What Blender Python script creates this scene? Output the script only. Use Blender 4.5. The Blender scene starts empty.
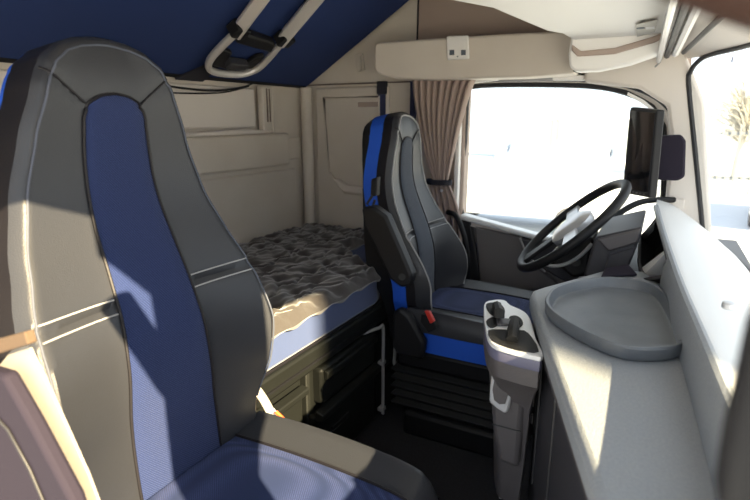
import bpy, bmesh, math, random
from mathutils import Vector, Matrix
random.seed(7)
S = bpy.context.scene
COL = S.collection
PI = math.pi
def R(a): return math.radians(a)

# ------------------------------------------------------------------ camera
CAM = Vector((0.0, 0.0, 1.2)); FPX = 530.0; YAW = R(28); PIT = R(13.8)
fw = Vector((-math.sin(YAW)*math.cos(PIT), math.cos(YAW)*math.cos(PIT), -math.sin(PIT)))
rt = Vector((math.cos(YAW), math.sin(YAW), 0)); up = rt.cross(fw)
cd = bpy.data.cameras.new('camera'); cam = bpy.data.objects.new('camera', cd); COL.objects.link(cam)
cd.sensor_width = 36; cd.lens = 36*FPX/750; cd.clip_start = .02; cd.clip_end = 500
cam.matrix_world = Matrix(((rt.x, up.x, -fw.x, CAM.x), (rt.y, up.y, -fw.y, CAM.y), (rt.z, up.z, -fw.z, CAM.z), (0, 0, 0, 1)))
cd.dof.use_dof = True; cd.dof.focus_distance = 1.35; cd.dof.aperture_fstop = 4.5
S.camera = cam
# ------------------------------------------------------------------ world, sun, exposure
W = bpy.data.worlds.new('world'); S.world = W; W.use_nodes = True
bgn = W.node_tree.nodes['Background']; bgn.inputs['Color'].default_value = (.86, .93, 1, 1); bgn.inputs['Strength'].default_value = 1.9
SUN_AZ = R(27); SUN_EL = R(30)
sd = bpy.data.lights.new('sun', 'SUN'); sd.energy = 28; sd.angle = R(.6); sd.color = (1, .79, .47)
sun = bpy.data.objects.new('sun', sd); COL.objects.link(sun)
sdir = Vector((-math.cos(SUN_EL)*math.cos(SUN_AZ), math.cos(SUN_EL)*math.sin(SUN_AZ), -math.sin(SUN_EL)))   # the way the light travels
sun.rotation_euler = sdir.to_track_quat('-Z', 'Y').to_euler(); sun.location = (5, -3, 6)
S.view_settings.view_transform = 'Standard'; S.view_settings.look = 'None'
S.view_settings.exposure = 0.1; S.view_settings.gamma = 1.0; S.view_settings.use_curve_mapping = False

# ------------------------------------------------------------------ materials
def mat(name, col, rough=.5, metal=0, spec=.5, bump=0, scale=200, detail=2, col2=None, cscale=8, sheen=0, coat=0, weave=False, stretch=(1, 1, 1)):
    m = bpy.data.materials.new(name); m.use_nodes = True; nt = m.node_tree; b = nt.nodes['Principled BSDF']
    b.inputs['Base Color'].default_value = (*col, 1); b.inputs['Roughness'].default_value = rough; b.inputs['Metallic'].default_value = metal
    b.inputs['Specular IOR Level'].default_value = spec; b.inputs['Sheen Weight'].default_value = sheen; b.inputs['Coat Weight'].default_value = coat
    tc = nt.nodes.new('ShaderNodeTexCoord'); mp = nt.nodes.new('ShaderNodeMapping'); mp.inputs['Scale'].default_value = stretch
    nt.links.new(tc.outputs['Object'], mp.inputs['Vector'])
    if col2:
        n = nt.nodes.new('ShaderNodeTexNoise'); n.inputs['Scale'].default_value = cscale; n.inputs['Detail'].default_value = 3
        mx = nt.nodes.new('ShaderNodeMix'); mx.data_type = 'RGBA'; mx.inputs['A'].default_value = (*col, 1); mx.inputs['B'].default_value = (*col2, 1)
        cr = nt.nodes.new('ShaderNodeMapRange'); cr.inputs['From Min'].default_value = .35; cr.inputs['From Max'].default_value = .65
        nt.links.new(mp.outputs[0], n.inputs['Vector']); nt.links.new(n.outputs['Fac'], cr.inputs[0]); nt.links.new(cr.outputs[0], mx.inputs['Factor'])
        nt.links.new(mx.outputs['Result'], b.inputs['Base Color'])
    if weave:
        w1 = nt.nodes.new('ShaderNodeTexWave'); w1.bands_direction = 'DIAGONAL'; w1.inputs['Scale'].default_value = weave; w1.inputs['Distortion'].default_value = .6
        w2 = nt.nodes.new('ShaderNodeTexWave'); w2.bands_direction = 'Z'; w2.inputs['Scale'].default_value = weave*1.3
        mu = nt.nodes.new('ShaderNodeMath'); mu.operation = 'MULTIPLY'
        nt.links.new(mp.outputs[0], w1.inputs['Vector']); nt.links.new(mp.outputs[0], w2.inputs['Vector'])
        nt.links.new(w1.outputs['Fac'], mu.inputs[0]); nt.links.new(w2.outputs['Fac'], mu.inputs[1])
        bp = nt.nodes.new('ShaderNodeBump'); bp.inputs['Strength'].default_value = .6; bp.inputs['Distance'].default_value = .0015
        nt.links.new(mu.outputs[0], bp.inputs['Height']); nt.links.new(bp.outputs[0], b.inputs['Normal'])
        mx = nt.nodes.new('ShaderNodeMix'); mx.data_type = 'RGBA'; mx.inputs['A'].default_value = (*[c*.55 for c in col], 1); mx.inputs['B'].default_value = (*[min(1, c*1.2+q) for c, q in zip(col, (.028, .022, .020))], 1)
        nt.links.new(mu.outputs[0], mx.inputs['Factor']); nt.links.new(mx.outputs['Result'], b.inputs['Base Color'])
    elif bump:
        n2 = nt.nodes.new('ShaderNodeTexNoise'); n2.inputs['Scale'].default_value = scale; n2.inputs['Detail'].default_value = detail
        bp = nt.nodes.new('ShaderNodeBump'); bp.inputs['Strength'].default_value = bump; bp.inputs['Distance'].default_value = .002
        nt.links.new(mp.outputs[0], n2.inputs['Vector']); nt.links.new(n2.outputs['Fac'], bp.inputs['Height']); nt.links.new(bp.outputs[0], b.inputs['Normal'])
    return m
M = {}
M['leather'] = mat('grey_leather', (.029, .031, .038), .42, spec=.45, bump=.25, scale=420, detail=3)
M['leather_dark'] = mat('dark_leather', (.012, .011, .014), .5, spec=.3, bump=.25, scale=420)
M['fabric'] = mat('blue_weave', (.004, .026, .135), .85, sheen=.08, weave=130)
M['fabric_dark'] = mat('dusty_blue_weave', (.035, .055, .095), .85, sheen=.2, weave=130)
M['blue_side'] = mat('bright_blue_cloth', (.012, .10, .62), .7, bump=.4, scale=500)
M['bunk_blue'] = mat('bunk_blue_cloth', (.010, .030, .13), .9, bump=.3, scale=500)
M['shell'] = mat('black_shell', (.010, .010, .012), .6, spec=.3, bump=.2, scale=600)
M['black'] = mat('black_plastic', (.011, .011, .013), .5, spec=.3, bump=.15, scale=700)
M['rubber'] = mat('black_rubber', (.012, .012, .012), .7)
M['cream'] = mat('cream_trim', (.68, .62, .545), .6, bump=.15, scale=500, col2=(.64, .575, .50), cscale=4)
M['cream_light'] = mat('pale_trim', (.74, .68, .62), .6, bump=.12, scale=500)
M['brown_trim'] = mat('taupe_trim', (.42, .33, .28), .65, bump=.15, scale=500)
M['shelf_white'] = mat('off_white_shelf', (.87, .85, .82), .55, bump=.12, scale=400)
M['dash'] = mat('grey_dash', (.29, .31, .335), .5, bump=.6, scale=300, detail=4, col2=(.25, .27, .295), cscale=260)
M['dash_dark'] = mat('dark_dash', (.035, .035, .042), .5, spec=.4, bump=.3, scale=400)
M['dash_mid'] = mat('mid_dash', (.085, .078, .082), .5, bump=.3, scale=400)
M['tray'] = mat('dark_tray', (.105, .117, .135), .4, col2=(.13, .143, .16), cscale=14, bump=.2, scale=300)
M['bunk'] = mat('bunk_plastic', (.010, .011, .010), .5, spec=.3, bump=.3, scale=500)
M['mattress'] = mat('mattress_blue', (.042, .070, .185), .9, bump=.5, scale=350, sheen=.3)
M['topper'] = mat('black_quilt', (.045, .038, .036), .8, sheen=.6, bump=.6, scale=60, detail=6)
M['carpet'] = mat('black_carpet', (.020, .020, .024), .95, bump=1.0, scale=350, detail=4, col2=(.028, .028, .034), cscale=120)
M['curtain'] = mat('taupe_curtain', (.37, .28, .24), .85, sheen=.3, bump=.3, scale=400)
M['curtain_dark'] = mat('navy_cloth', (.03, .035, .09), .85, bump=.3, scale=400)
M['alu'] = mat('brushed_aluminium', (.74, .71, .69), .38, metal=.45, bump=.1, scale=300, stretch=(1, 1, 8))
M['silver'] = mat('silver_plastic', (.62, .63, .65), .3, metal=.4)
M['white_rim'] = mat('white_gloss_trim', (.78, .79, .80), .3)
M['lilac'] = mat('lilac_grey_plastic', (.13, .13, .20), .45)
M['screen'] = mat('screen_glass', (.008, .008, .01), .08, coat=.5)
M['webbing'] = mat('cream_webbing', (.36, .335, .30), .8, bump=.6, scale=300, stretch=(1, 1, 4))
M['brown_strap'] = mat('brown_strap', (.10, .065, .04), .8, bump=.6, scale=400)
M['strap_black'] = mat('black_webbing', (.02, .02, .03), .85, bump=.5, scale=400)
M['red'] = mat('red_button', (.60, .035, .025), .4)
M['orange'] = mat('orange_button', (.8, .14, .03), .4)
M['stitch'] = mat('blue_grey_stitch', (.07, .08, .11), .7)
M['piping'] = mat('silver_piping', (.36, .36, .37), .5)
M['paper'] = mat('grey_label', (.52, .50, .46), .6)
M['ink'] = mat('label_ink', (.10, .12, .15), .6)
M['door_grey'] = mat('door_grey', (.14, .13, .13), .55, bump=.3, scale=400)
M['plum'] = mat('plum_plastic', (.024, .020, .032), .8, spec=.15, bump=.2, scale=300)
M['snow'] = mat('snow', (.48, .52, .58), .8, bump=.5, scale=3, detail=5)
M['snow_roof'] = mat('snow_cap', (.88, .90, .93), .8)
M['seal'] = mat('rubber_seal', (.022, .022, .025), .5)
M['seam'] = mat('seam_shadow_line', (.16, .12, .10), .8)
M['dash_top'] = mat('sunlit_dash_top', (.72, .72, .71), .38, bump=.3, scale=300)  # grey dash paled, the sun's glare put into its colour
M['dark_brown'] = mat('dark_brown_frame', (.045, .022, .016), .5)
def glass(name, tint):
    m = bpy.data.materials.new(name); m.use_nodes = True; nt = m.node_tree; nt.nodes.remove(nt.nodes['Principled BSDF'])
    o = nt.nodes['Material Output']; t = nt.nodes.new('ShaderNodeBsdfTransparent'); t.inputs[0].default_value = (*tint, 1)
    g = nt.nodes.new('ShaderNodeBsdfGlossy'); g.inputs['Roughness'].default_value = .02
    f = nt.nodes.new('ShaderNodeFresnel'); f.inputs['IOR'].default_value = 1.35
    x = nt.nodes.new('ShaderNodeMixShader'); k = nt.nodes.new('ShaderNodeMath'); k.operation = 'MULTIPLY'; k.inputs[1].default_value = .12; nt.links.new(f.outputs[0], k.inputs[0]); nt.links.new(k.outputs[0], x.inputs[0]); nt.links.new(t.outputs[0], x.inputs[1]); nt.links.new(g.outputs[0], x.inputs[2]); nt.links.new(x.outputs[0], o.inputs[0])
    return m
M['glass'] = glass('window_glass', (.95, .97, .97))

# ------------------------------------------------------------------ helpers
def ray(px, py): return fw + rt*((px-375)/FPX) + up*((250-py)/FPX)
def P(px, py, x=None, y=None, z=None):      # where the line of sight through a pixel meets a real plane
    d = ray(px, py); k, v = (0, x) if x is not None else (1, y) if y is not None else (2, z)
    return CAM + d*((v-CAM[k])/d[k])
class MB:
    def __init__(s): s.v = []; s.f = []
    def add(s, vs, fs):
        o = len(s.v); s.v += [Vector(v) for v in vs]; s.f += [[i+o for i in f] for f in fs]; return s
    def box(s, lo, hi, m=None):
        x0, y0, z0 = lo; x1, y1, z1 = hi
        vs = [Vector(p) for p in ((x0, y0, z0), (x1, y0, z0), (x1, y1, z0), (x0, y1, z0), (x0, y0, z1), (x1, y0, z1), (x1, y1, z1), (x0, y1, z1))]
        if m: vs = [m @ v for v in vs]
        return s.add(vs, [(3, 2, 1, 0), (4, 5, 6, 7), (0, 1, 5, 4), (1, 2, 6, 5), (2, 3, 7, 6), (3, 0, 4, 7)])
    def prism(s, poly, vec):                 # polygon swept along vec
        n = len(poly); a = [Vector(p) for p in poly]; b = [p+Vector(vec) for p in a]
        return s.add(a+b, [list(range(n))[::-1], list(range(n, 2*n))]+[(i, (i+1) % n, n+(i+1) % n, n+i) for i in range(n)])
    def loft(s, rings, closed=True, caps=True):
        n = len(rings[0]); vs = [p for r in rings for p in r]; fs = []
        for j in range(len(rings)-1):
            for i in range(n if closed else n-1):
                a = j*n+i; b = j*n+(i+1) % n; fs.append((a, b, b+n, a+n))
        if caps and closed: fs += [list(range(n))[::-1], list(range((len(rings)-1)*n, len(rings)*n))]
        return s.add(vs, fs)
    def grid(s, fn, nu, nv):
        return s.loft([[fn(i/nu, j/nv) for i in range(nu+1)] for j in range(nv+1)], closed=False)
    def tube(s, pts, r, n=10, closed=False, flat=None):
        pts = [Vector(p) for p in pts]; N = len(pts); rings = []
        ref = None
        for i, p in enumerate(pts):
            if closed: t = pts[(i+1) % N]-pts[i-1]
            else: t = pts[min(i+1, N-1)]-pts[max(i-1, 0)]
            t.normalize()
            if ref is None:
                ref = Vector((0, 0, 1)) if abs(t.z) < .9 else Vector((1, 0, 0))
            a = (ref - t*ref.dot(t)).normalized(); b = t.cross(a); ref = a
            rr = r[i] if isinstance(r, (list, tuple)) else r
            if flat: rings.append([p + a*math.cos(2*PI*k/n)*flat[0] + b*math.sin(2*PI*k/n)*flat[1] for k in range(n)])
            else: rings.append([p + a*rr*math.cos(2*PI*k/n) + b*rr*math.sin(2*PI*k/n) for k in range(n)])
        if closed: rings.append(rings[0])
        return s.loft(rings, caps=not closed)
    def cyl(s, a, b, r, n=20, r2=None):
        a = Vector(a); b = Vector(b); t = (b-a).normalized(); u_ = t.orthogonal().normalized(); w = t.cross(u_); r2 = r if r2 is None else r2
        return s.loft([[c+u_*q*math.cos(2*PI*k/n)+w*q*math.sin(2*PI*k/n) for k in range(n)] for c, q in ((a, r), (b, r2))])
    def build(s, name, m, parent=None, bevel=0, seg=2, smooth=True, subd=0, local=False, solid=0, weld=True):
        vs = s.v
        if parent is None and not local:
            lo = Vector((min(v.x for v in vs), min(v.y for v in vs), min(v.z for v in vs))); hi = Vector((max(v.x for v in vs), max(v.y for v in vs), max(v.z for v in vs)))
            org = Vector(((lo.x+hi.x)/2, (lo.y+hi.y)/2, lo.z))
        elif local: org = Vector((0, 0, 0))
        else: org = worldloc(parent)
        me = bpy.data.meshes.new(name); me.from_pydata([v-org for v in vs], [], s.f)
        b = bmesh.new(); b.from_mesh(me)
        if weld: bmesh.ops.remove_doubles(b, verts=b.verts, dist=1e-5)
        bmesh.ops.recalc_face_normals(b, faces=b.faces); b.to_mesh(me); b.free()
        o = bpy.data.objects.new(name, me); COL.objects.link(o); me.materials.append(m)
        if parent: o.parent = parent
        elif not local: o.location = org
        if smooth:
            for p in me.polygons: p.use_smooth = True
        if solid:
            q = o.modifiers.new('solid', 'SOLIDIFY'); q.thickness = solid; q.offset = 0
        if bevel:
            q = o.modifiers.new('bevel', 'BEVEL'); q.width = bevel; q.segments = seg; q.limit_method = 'ANGLE'; q.angle_limit = R(35)
        if subd:
            q = o.modifiers.new('subd', 'SUBSURF'); q.levels = subd; q.render_levels = subd
        if smooth and not subd:
            q = o.modifiers.new('wn', 'WEIGHTED_NORMAL'); q.keep_sharp = True
            me.set_sharp_from_angle(angle=R(40))
        return o
def worldloc(o):
    l = Vector((0, 0, 0))
    while o: l += o.location; o = o.parent
    return l
def thing(name, loc, label, cat, group=None, rz=0):
    o = bpy.data.objects.new(name, None); COL.objects.link(o); o.location = loc; o.rotation_euler = (0, 0, rz); o.empty_display_size = .05
    return tag(o, label, cat, group)
def tag(o, label, cat, group=None):
    o['label'] = label; o['category'] = cat
    if group: o['group'] = group
    return o
def st(o): o['kind'] = 'structure'; return o
def lab(o, t): o['label'] = t; return o
def interp(tab, t):
    for (a, va), (b, vb) in zip(tab, tab[1:]):
        if t <= b:
            k = (t-a)/(b-a) if b > a else 0; k = max(0, min(1, k)); k = k*k*(3-2*k)*.35+k*.65
            return va+(vb-va)*k
    return tab[-1][1]
def smoothpath(pts, n=6):
    pts = [Vector(p) for p in pts]; out = []
    for i in range(len(pts)-1):
        p0 = pts[max(i-1, 0)]; p1 = pts[i]; p2 = pts[i+1]; p3 = pts[min(i+2, len(pts)-1)]
        for k in range(n):
            t = k/n; out.append(.5*((2*p1)+(p2-p0)*t+(2*p0-5*p1+4*p2-p3)*t*t+(3*p1-p0-3*p2+p3)*t**3))
    out.append(pts[-1]); return out
def closedpath(pts, n=5):
    pts = [Vector(p) for p in pts]; N = len(pts); out = []
    for i in range(N):
        p0, p1, p2, p3 = pts[i-1], pts[i], pts[(i+1) % N], pts[(i+2) % N]
        for k in range(n):
            t = k/n; out.append(.5*((2*p1)+(p2-p0)*t+(2*p0-5*p1+4*p2-p3)*t*t+(3*p1-p0-3*p2+p3)*t**3))
    return out
def onY(pts, y): return [P(a, b, y=y) for a, b in pts]
def xz(poly, y): return [Vector((a, y, b)) for a, b in poly]
def xy(poly, z): return [Vector((a, b, z)) for a, b in poly]

# ================================================================== SETTING: the cab shell
YL = 2.40; YR = .14; XR = -1.70
st(MB().box((XR, YR, -.06), (.30, YL+.06, 0)).build('floor', M['carpet']))
st(MB().box((XR-.05, YR, 2.02), (.15, YL+.06, 2.06)).build('ceiling', M['cream_light']))
wr = st(MB().box((XR-.06, YR, 0), (XR, YL+.06, 2.02)).build('wall_rear', M['cream']))
# moulded panels of the rear wall
MB().prism([(XR, .2, .55), (XR, 2.28, .55), (XR, 2.28, .955), (XR, .2, .955)], (.018, 0, 0)).build('lower_panel', M['cream'], wr, bevel=.012)
MB().prism([(XR, .2, .975), (XR, 2.22, .975), (XR, 2.22, 1.135), (XR, .2, 1.135)], (.03, 0, 0)).build('middle_panel', M['cream'], wr, bevel=.012)
MB().prism([(XR, .2, 1.165), (XR, 1.98, 1.165), (XR, 1.98, 1.34), (XR, .2, 1.34)], (.022, 0, 0)).build('upper_panel', M['cream_light'], wr, bevel=.008)
lg = MB().prism([(XR, .2, 1.14), (XR, 1.62, 1.152), (XR, 1.86, 1.160), (XR, 2.06, 1.150), (XR, 2.06, 1.138), (XR, .2, 1.125)], (.055, 0, 0)).build('ledge', M['cream_light'], wr, bevel=.006)
br = MB().box((XR+.02, 1.995, 1.15), (XR+.055, 2.055, 1.35)).box((XR+.05, 2.065, 1.135), (XR+.02, 2.085, 1.35)).build('bracket_rail', M['cream'], wr, bevel=.006)
MB().box((XR+.055, 2.018, 1.19), (XR+.058, 2.026, 1.34)).box((XR+.055, 2.038, 1.19), (XR+.058, 2.044, 1.34)).build('rail_slot', M['seam'], br)
MB().prism([(XR, 2.18, 1.0), (XR, 2.34, 1.0), (XR, 2.34, 1.11), (XR, 2.18, 1.11)], (.012, 0, 0)).build('fuse_cover', M['cream'], wr, bevel=.008)
# driver side wall of the sleeping area and pillars
wl = st(MB().box((XR, YL, 0), (-.93, YL+.06, 2.02)).build('wall_left', M['cream']))
MB().box((XR, YL-.012, 1.372), (-.3, YL, 1.378)).build('seam_line', M['seam'], wl)
cv = MB().prism(xz([(-1.62, .55), (-1.19, .55), (-1.19, 1.36), (-1.62, 1.36)], YL-.02), (0, .02, 0)).build('side_panel', M['cream'], wl, bevel=.014)
fr = [(-1.56, 1.31), (-1.24, 1.31), (-1.24, .82), (-1.44, .83), (-1.54, .93)]
MB().tube(xz(fr, YL-.022), .009, closed=True).build('recess_frame', M['cream'], wl)
MB().prism(xz([(-1.44, .835), (-1.24, .825), (-1.24, .865), (-1.42, .872), (-1.47, .90), (-1.50, .90)], YL-.05), (0, .03, 0)).build('cubby_lip', M['cream_light'], wl, bevel=.006)
MB().box((-1.36, YL-.024, 1.262), (-1.25, YL-.018, 1.285)).build('vent_slot', M['brown_trim'], wl, bevel=.002)
st(MB().tube(smoothpath([(-1.655, 2.355, .6), (-1.655, 2.355, 1.0), (-1.655, 2.355, 1.36)]), .03, n=14).build('trim_1', M['cream']))
# upper side wall above the door
us = st(MB().prism(xz([(-1.05, 1.376), (-.93, 1.376), (-.92, 1.345), (-.30, 1.345), (-.10, 1.31), (.03, 1.25), (.075, 1.25), (.06, 1.44), (.04, 1.60), (.04, 2.02), (-1.05, 2.02)], YL-.004), (0, .06, 0)).build('wall_left_upper', M['brown_trim']))
us.name = 'trim_2'
MB().tube([(-1.052, YL-.008, 1.52), (-1.045, YL-.008, 2.0)], .004).build('seam_line', M['strap_black'], us)
# B pillar on the driver side, A pillar
st(MB().box((-.93, YL-.02, 0), (-.80, YL+.06, 1.36)).build('trim_3', M['brown_trim'], bevel=.01))
ap = [(.035, .60), (.20, .60), (.20, .80), (.12, 1.26), (.045, 1.42), (.02, 1.50), (-.30, 1.50), (-.30, 1.345), (-.10, 1.315), (.0, 1.25), (.035, 1.10)]
apn = st(MB().prism(xz(ap, YL-.09), (0, .12, 0)).build('trim_4', M['cream_light'], bevel=.012))
MB().box((.01, YL-.098, .86), (.10, YL-.088, .91)).build('handle_plate', M['cream_light'], apn, bevel=.01)
MB().prism([P(a, b, y=2.3) for a, b in [(628, 92), (644, 100), (658, 112), (656, 114), (641, 103), (627, 95)]], (0, .02, 0)).build('clip', M['shelf_white'], apn)

# ---- driver door with its window
wo = [(-.80, .75), (-.805, 1.10), (-.80, 1.315), (-.775, 1.345), (-.60, 1.348), (-.30, 1.335), (-.15, 1.305), (-.05, 1.25), (.0, 1.17), (.02, 1.0), (.035, .80), (.04, .645), (-.18, .655), (-.45, .685)]
door = bpy.data.objects.new('door_1', None); COL.objects.link(door); door.location = (-.4, YL, 0); st(door)
MB().prism(xz([(-.80, .05), (.10, .05), (.10, .645), (-.18, .655), (-.45, .685), (-.80, .75)], YL-.01), (0, .06, 0)).build('door_panel', M['door_grey'], door, bevel=.012)
MB().prism(xz([(-.80, .745), (-.45, .683), (.05, .643), (.05, .665), (-.45, .707), (-.80, .770)], YL-.05), (0, .07, 0)).build('window_sill', M['white_rim'], door, bevel=.008)  # white colour carries the glare on a grey sill
MB().prism([P(a, b, y=YL-.03) for a, b in [(455, 214), (470, 222), (476, 250), (480, 285), (468, 285), (466, 250), (458, 226)]], (0, .03, 0)).build('edge_seal', M['seal'], door, bevel=.006)
MB().prism([P(a, b, y=YL-.05) for a, b in [(520, 238), (556, 243), (600, 256), (600, 285), (570, 285), (540, 268), (527, 256)]], (0, .04, 0)).build('handle_bezel', M['dash_dark'], door, bevel=.008)
MB().prism([P(a, b, y=YL-.03) for a, b in [(474, 226), (520, 237), (527, 258), (560, 285), (482, 300)]], (0, .02, 0)).build('insert_panel', M['door_grey'], door, bevel=.008)
MB().tube([P(a, b, y=YL-.055) for a, b in [(520, 238), (527, 256), (545, 272)]], .005).build('silver_edge', M['piping'], door)
win = st(MB().prism(xz(wo, YL+.02), (0, .004, 0)).build('window_1', M['glass'], smooth=False))
wc_ = (-.38, 1.0)
MB().loft([xz(wo, YL-.0), xz([(wc_[0]+(a-wc_[0])*1.06, wc_[1]+(b-wc_[1])*1.085) for a, b in wo], YL-.03), xz([(wc_[0]+(a-wc_[0])*1.12, wc_[1]+(b-wc_[1])*1.12) for a, b in wo], YL+.02)], caps=False).build('window_frame', M['cream_light'], win)
fr1 = closedpath(xz(wo, YL-.002), 3)
MB().tube(fr1, .012, closed=True, n=8).build('window_seal', M['seal'], win)
fo = [(-.83, .77), (-.835, 1.34), (-.80, 1.372), (-.60, 1.375), (-.30, 1.362), (-.14, 1.33), (-.03, 1.272), (.02, 1.19), (.045, 1.0), (.055, .7)]
MB().tube(smoothpath(xz(fo, YL-.03)), .010, n=8).build('window_trim', M['cream_light'], win)
MB().tube(smoothpath(xz([(a+.012, b-.012) for a, b in fo[2:]], YL-.045)), .005, n=8).build('window_inner_seal', M['seal'], win)
MB().box((-.835, YL-.05, .76), (-.815, YL+.0, 1.36)).build('pillar_strip', M['shelf_white'], win, bevel=.004)
# grey and beige rail over the window
rl = st(MB().prism(xz([(-.80, 1.352), (-.62, 1.364), (-.30, 1.350), (-.30, 1.372), (-.82, 1.386)], YL-.075), (0, .03, 0)).build('trim_5', M['shelf_white'], bevel=.005))
MB().prism(xz([(-.64, 1.355), (-.42, 1.352), (-.42, 1.366), (-.64, 1.372)], YL-.085), (0, .02, 0)).build('rail_clip', M['piping'], rl, bevel=.003)

# ---- windscreen: curved glass and its surround
def wsx(y, z):          # x of the glass at lateral y and height z
    c = min(1, abs((y-1.27)/1.06))**5; k = (z-.76)/.66
    return (.26-.08*c)*(1-k)+(.235-.205*c)*k
def wspt(u, v, off=0): # u across, v up
    y = 2.31-u*2.08; z = .76+v*.655
    return Vector((wsx(y, z)+off, y, z))
ws = st(MB().grid(lambda u, v: wspt(u, v), 40, 8).build('window_2', M['glass'], weld=False))
edge = []
def rr(u, v):
    return wspt(u, v, -.008)
corner = [(0, .03), (0, .5), (0, .86), (.006, .93), (.02, .975), (.045, 1.0), (.2, 1.0), (.5, 1.0), (.8, 1.0), (.96, 1.0), (1, .93), (1, .5), (1, .03)]
MB().tube(smoothpath([rr(*c) for c in corner], 5), .0085, n=8).build('windscreen_seal', M['seal'], ws)
MB().box((-.012, -.001, -.008), (.012, .001, .008), Matrix.Translation(wspt(.095, .955, -.006)) @ Matrix.Rotation(R(80), 4, 'Z')).build('toll_tag', M['lilac'], ws)
# header above the windscreen
hp = []
for j in range(2):
    pass
hd = MB().grid(lambda u, v: Vector(((wsx(2.34-u*2.14, 1.42)+.004)*(1-v)+(-.02)*v, 2.34-u*2.14, 1.418+v*.07+.45*max(0, v-.8))), 24, 8)
st(hd.build('trim_6', M['cream_light'], solid=.01, weld=False))
st(MB().box((-.02, YR, 1.5), (.2, YL, 2.04)).build('wall_front_upper', M['cream_light'])).name = 'wall_front'
st(MB().box((.22, YR, 0), (.30, YL+.06, .74)).build('wall_front_lower', M['dash_dark'])).name = 'wall_front.001'

# ---- near side: sill, B pillar, header of the open passenger door, A pillar cover
st(MB().box((XR, YR-.06, 0), (-1.02, YR, 2.02)).build('wall_right', M['cream']))
st(MB().prism(xz([(-1.02, 1.47), (-.28, 1.47), (.0, 1.60), (.10, 1.64), (.25, 1.64), (.25, 2.06), (-1.02, 2.06)], YR-.03), (0, .03, 0)).build('trim_7', M['cream_light']))  # unseen header, lower edge shaped to bound the sun on the seat
st(MB().box((-1.02, YR-.06, -.06), (.25, YR, .30)).build('trim_8', M['plum']))

# ================================================================== SEATS
HB = .765
WT = [(0, .215), (.08, .250), (.18, .262), (.28, .252), (.33, .243), (.40, .222), (.50, .193), (.60, .163), (.68, .135), (.72, .115), (.745, .086), (.758, .055), (.764, .022), (.765, .004)]
WC = [(0, .100), (.10, .098), (.20, .090), (.30, .082), (.40, .076), (.55, .066), (.63, .060), (.652, .050), (.664, .028), (.668, .003)]
WS = 1.0
def wt(t): return interp(WT, t)*WS
def wc(t): return interp(WC, t)*WS
RB = .019
WING = .05
def depth(s, t):                       # forward bulge of the front skin at lateral s, height t
    w = wt(t); dw = (wt(min(HB, t+.004))-wt(max(0, t-.004)))/.008
    e = max(0, (w-abs(s)))*math.cos(math.atan(abs(dw)))
    d = .0
    if e < RB: d -= RB*(1-math.sqrt(max(0, 1-((RB-e)/RB)**2)))
    k = min(1, abs(s)/max(w, .01))
    wing = math.exp(-((t-.14)/.17)**2) if WING < .06 else math.exp(-(max(0, t-.10)/.17)**2)
    d += (.012+WING*wing)*max(0, (k-.40)/.6)**1.4 * (1 if e > RB else e/RB*.5+.5)
    d += .030*math.exp(-((t-.22)/.16)**2) - .018*math.exp(-((t-.50)/.12)**2) + .012*math.exp(-((t-.70)/.08)**2)
    c = wc(t) if t < .668 else 0
    if abs(s) > c+.004:                # grooves: across the wings and diagonally at the head
        g = abs(t-(.306+.02*(abs(s)-.1)))
        if g < .010: d -= .008*(1-g/.010)
    if t > .60:
        g = abs((abs(s)-.05)*.62-(t-.645)*.78)
        if g < .007 and abs(s) > .045: d -= .005*(1-g/.007)
    return d
RECL = R(7)
def bk(s, t, d): # backrest space to seat space (x forward, y lateral, z up), base of the back at z=0
    return Vector((math.cos(RECL)*d-math.sin(RECL)*t, s, math.cos(RECL)*t+math.sin(RECL)*d))
TR = [-.09+i/70*.79 for i in range(71)] + [.705+.06*math.sin(i/14*PI/2) for i in range(15)]
def back_band(d0, d1, shrink0=0, shrink1=0):   # strip running up one side, over the head and down the other
    rings = []; follow = True
    outline = [(-wt(t), t) for t in TR]+[(wt(t), t) for t in TR[::-1]]
    for k in range(4):
        q = k/3; d = d0+(d1-d0)*q; sh = shrink0+(shrink1-shrink0)*q
        rings.append([bk(s*(1-sh), t-(sh*.12 if t > .5 else 0), d+((depth(wt(t), t)+RB)*(1 if d0 > -.1 else 1-q) if follow else 0)) for s, t in outline])
    return rings
BOT = -.055
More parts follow.
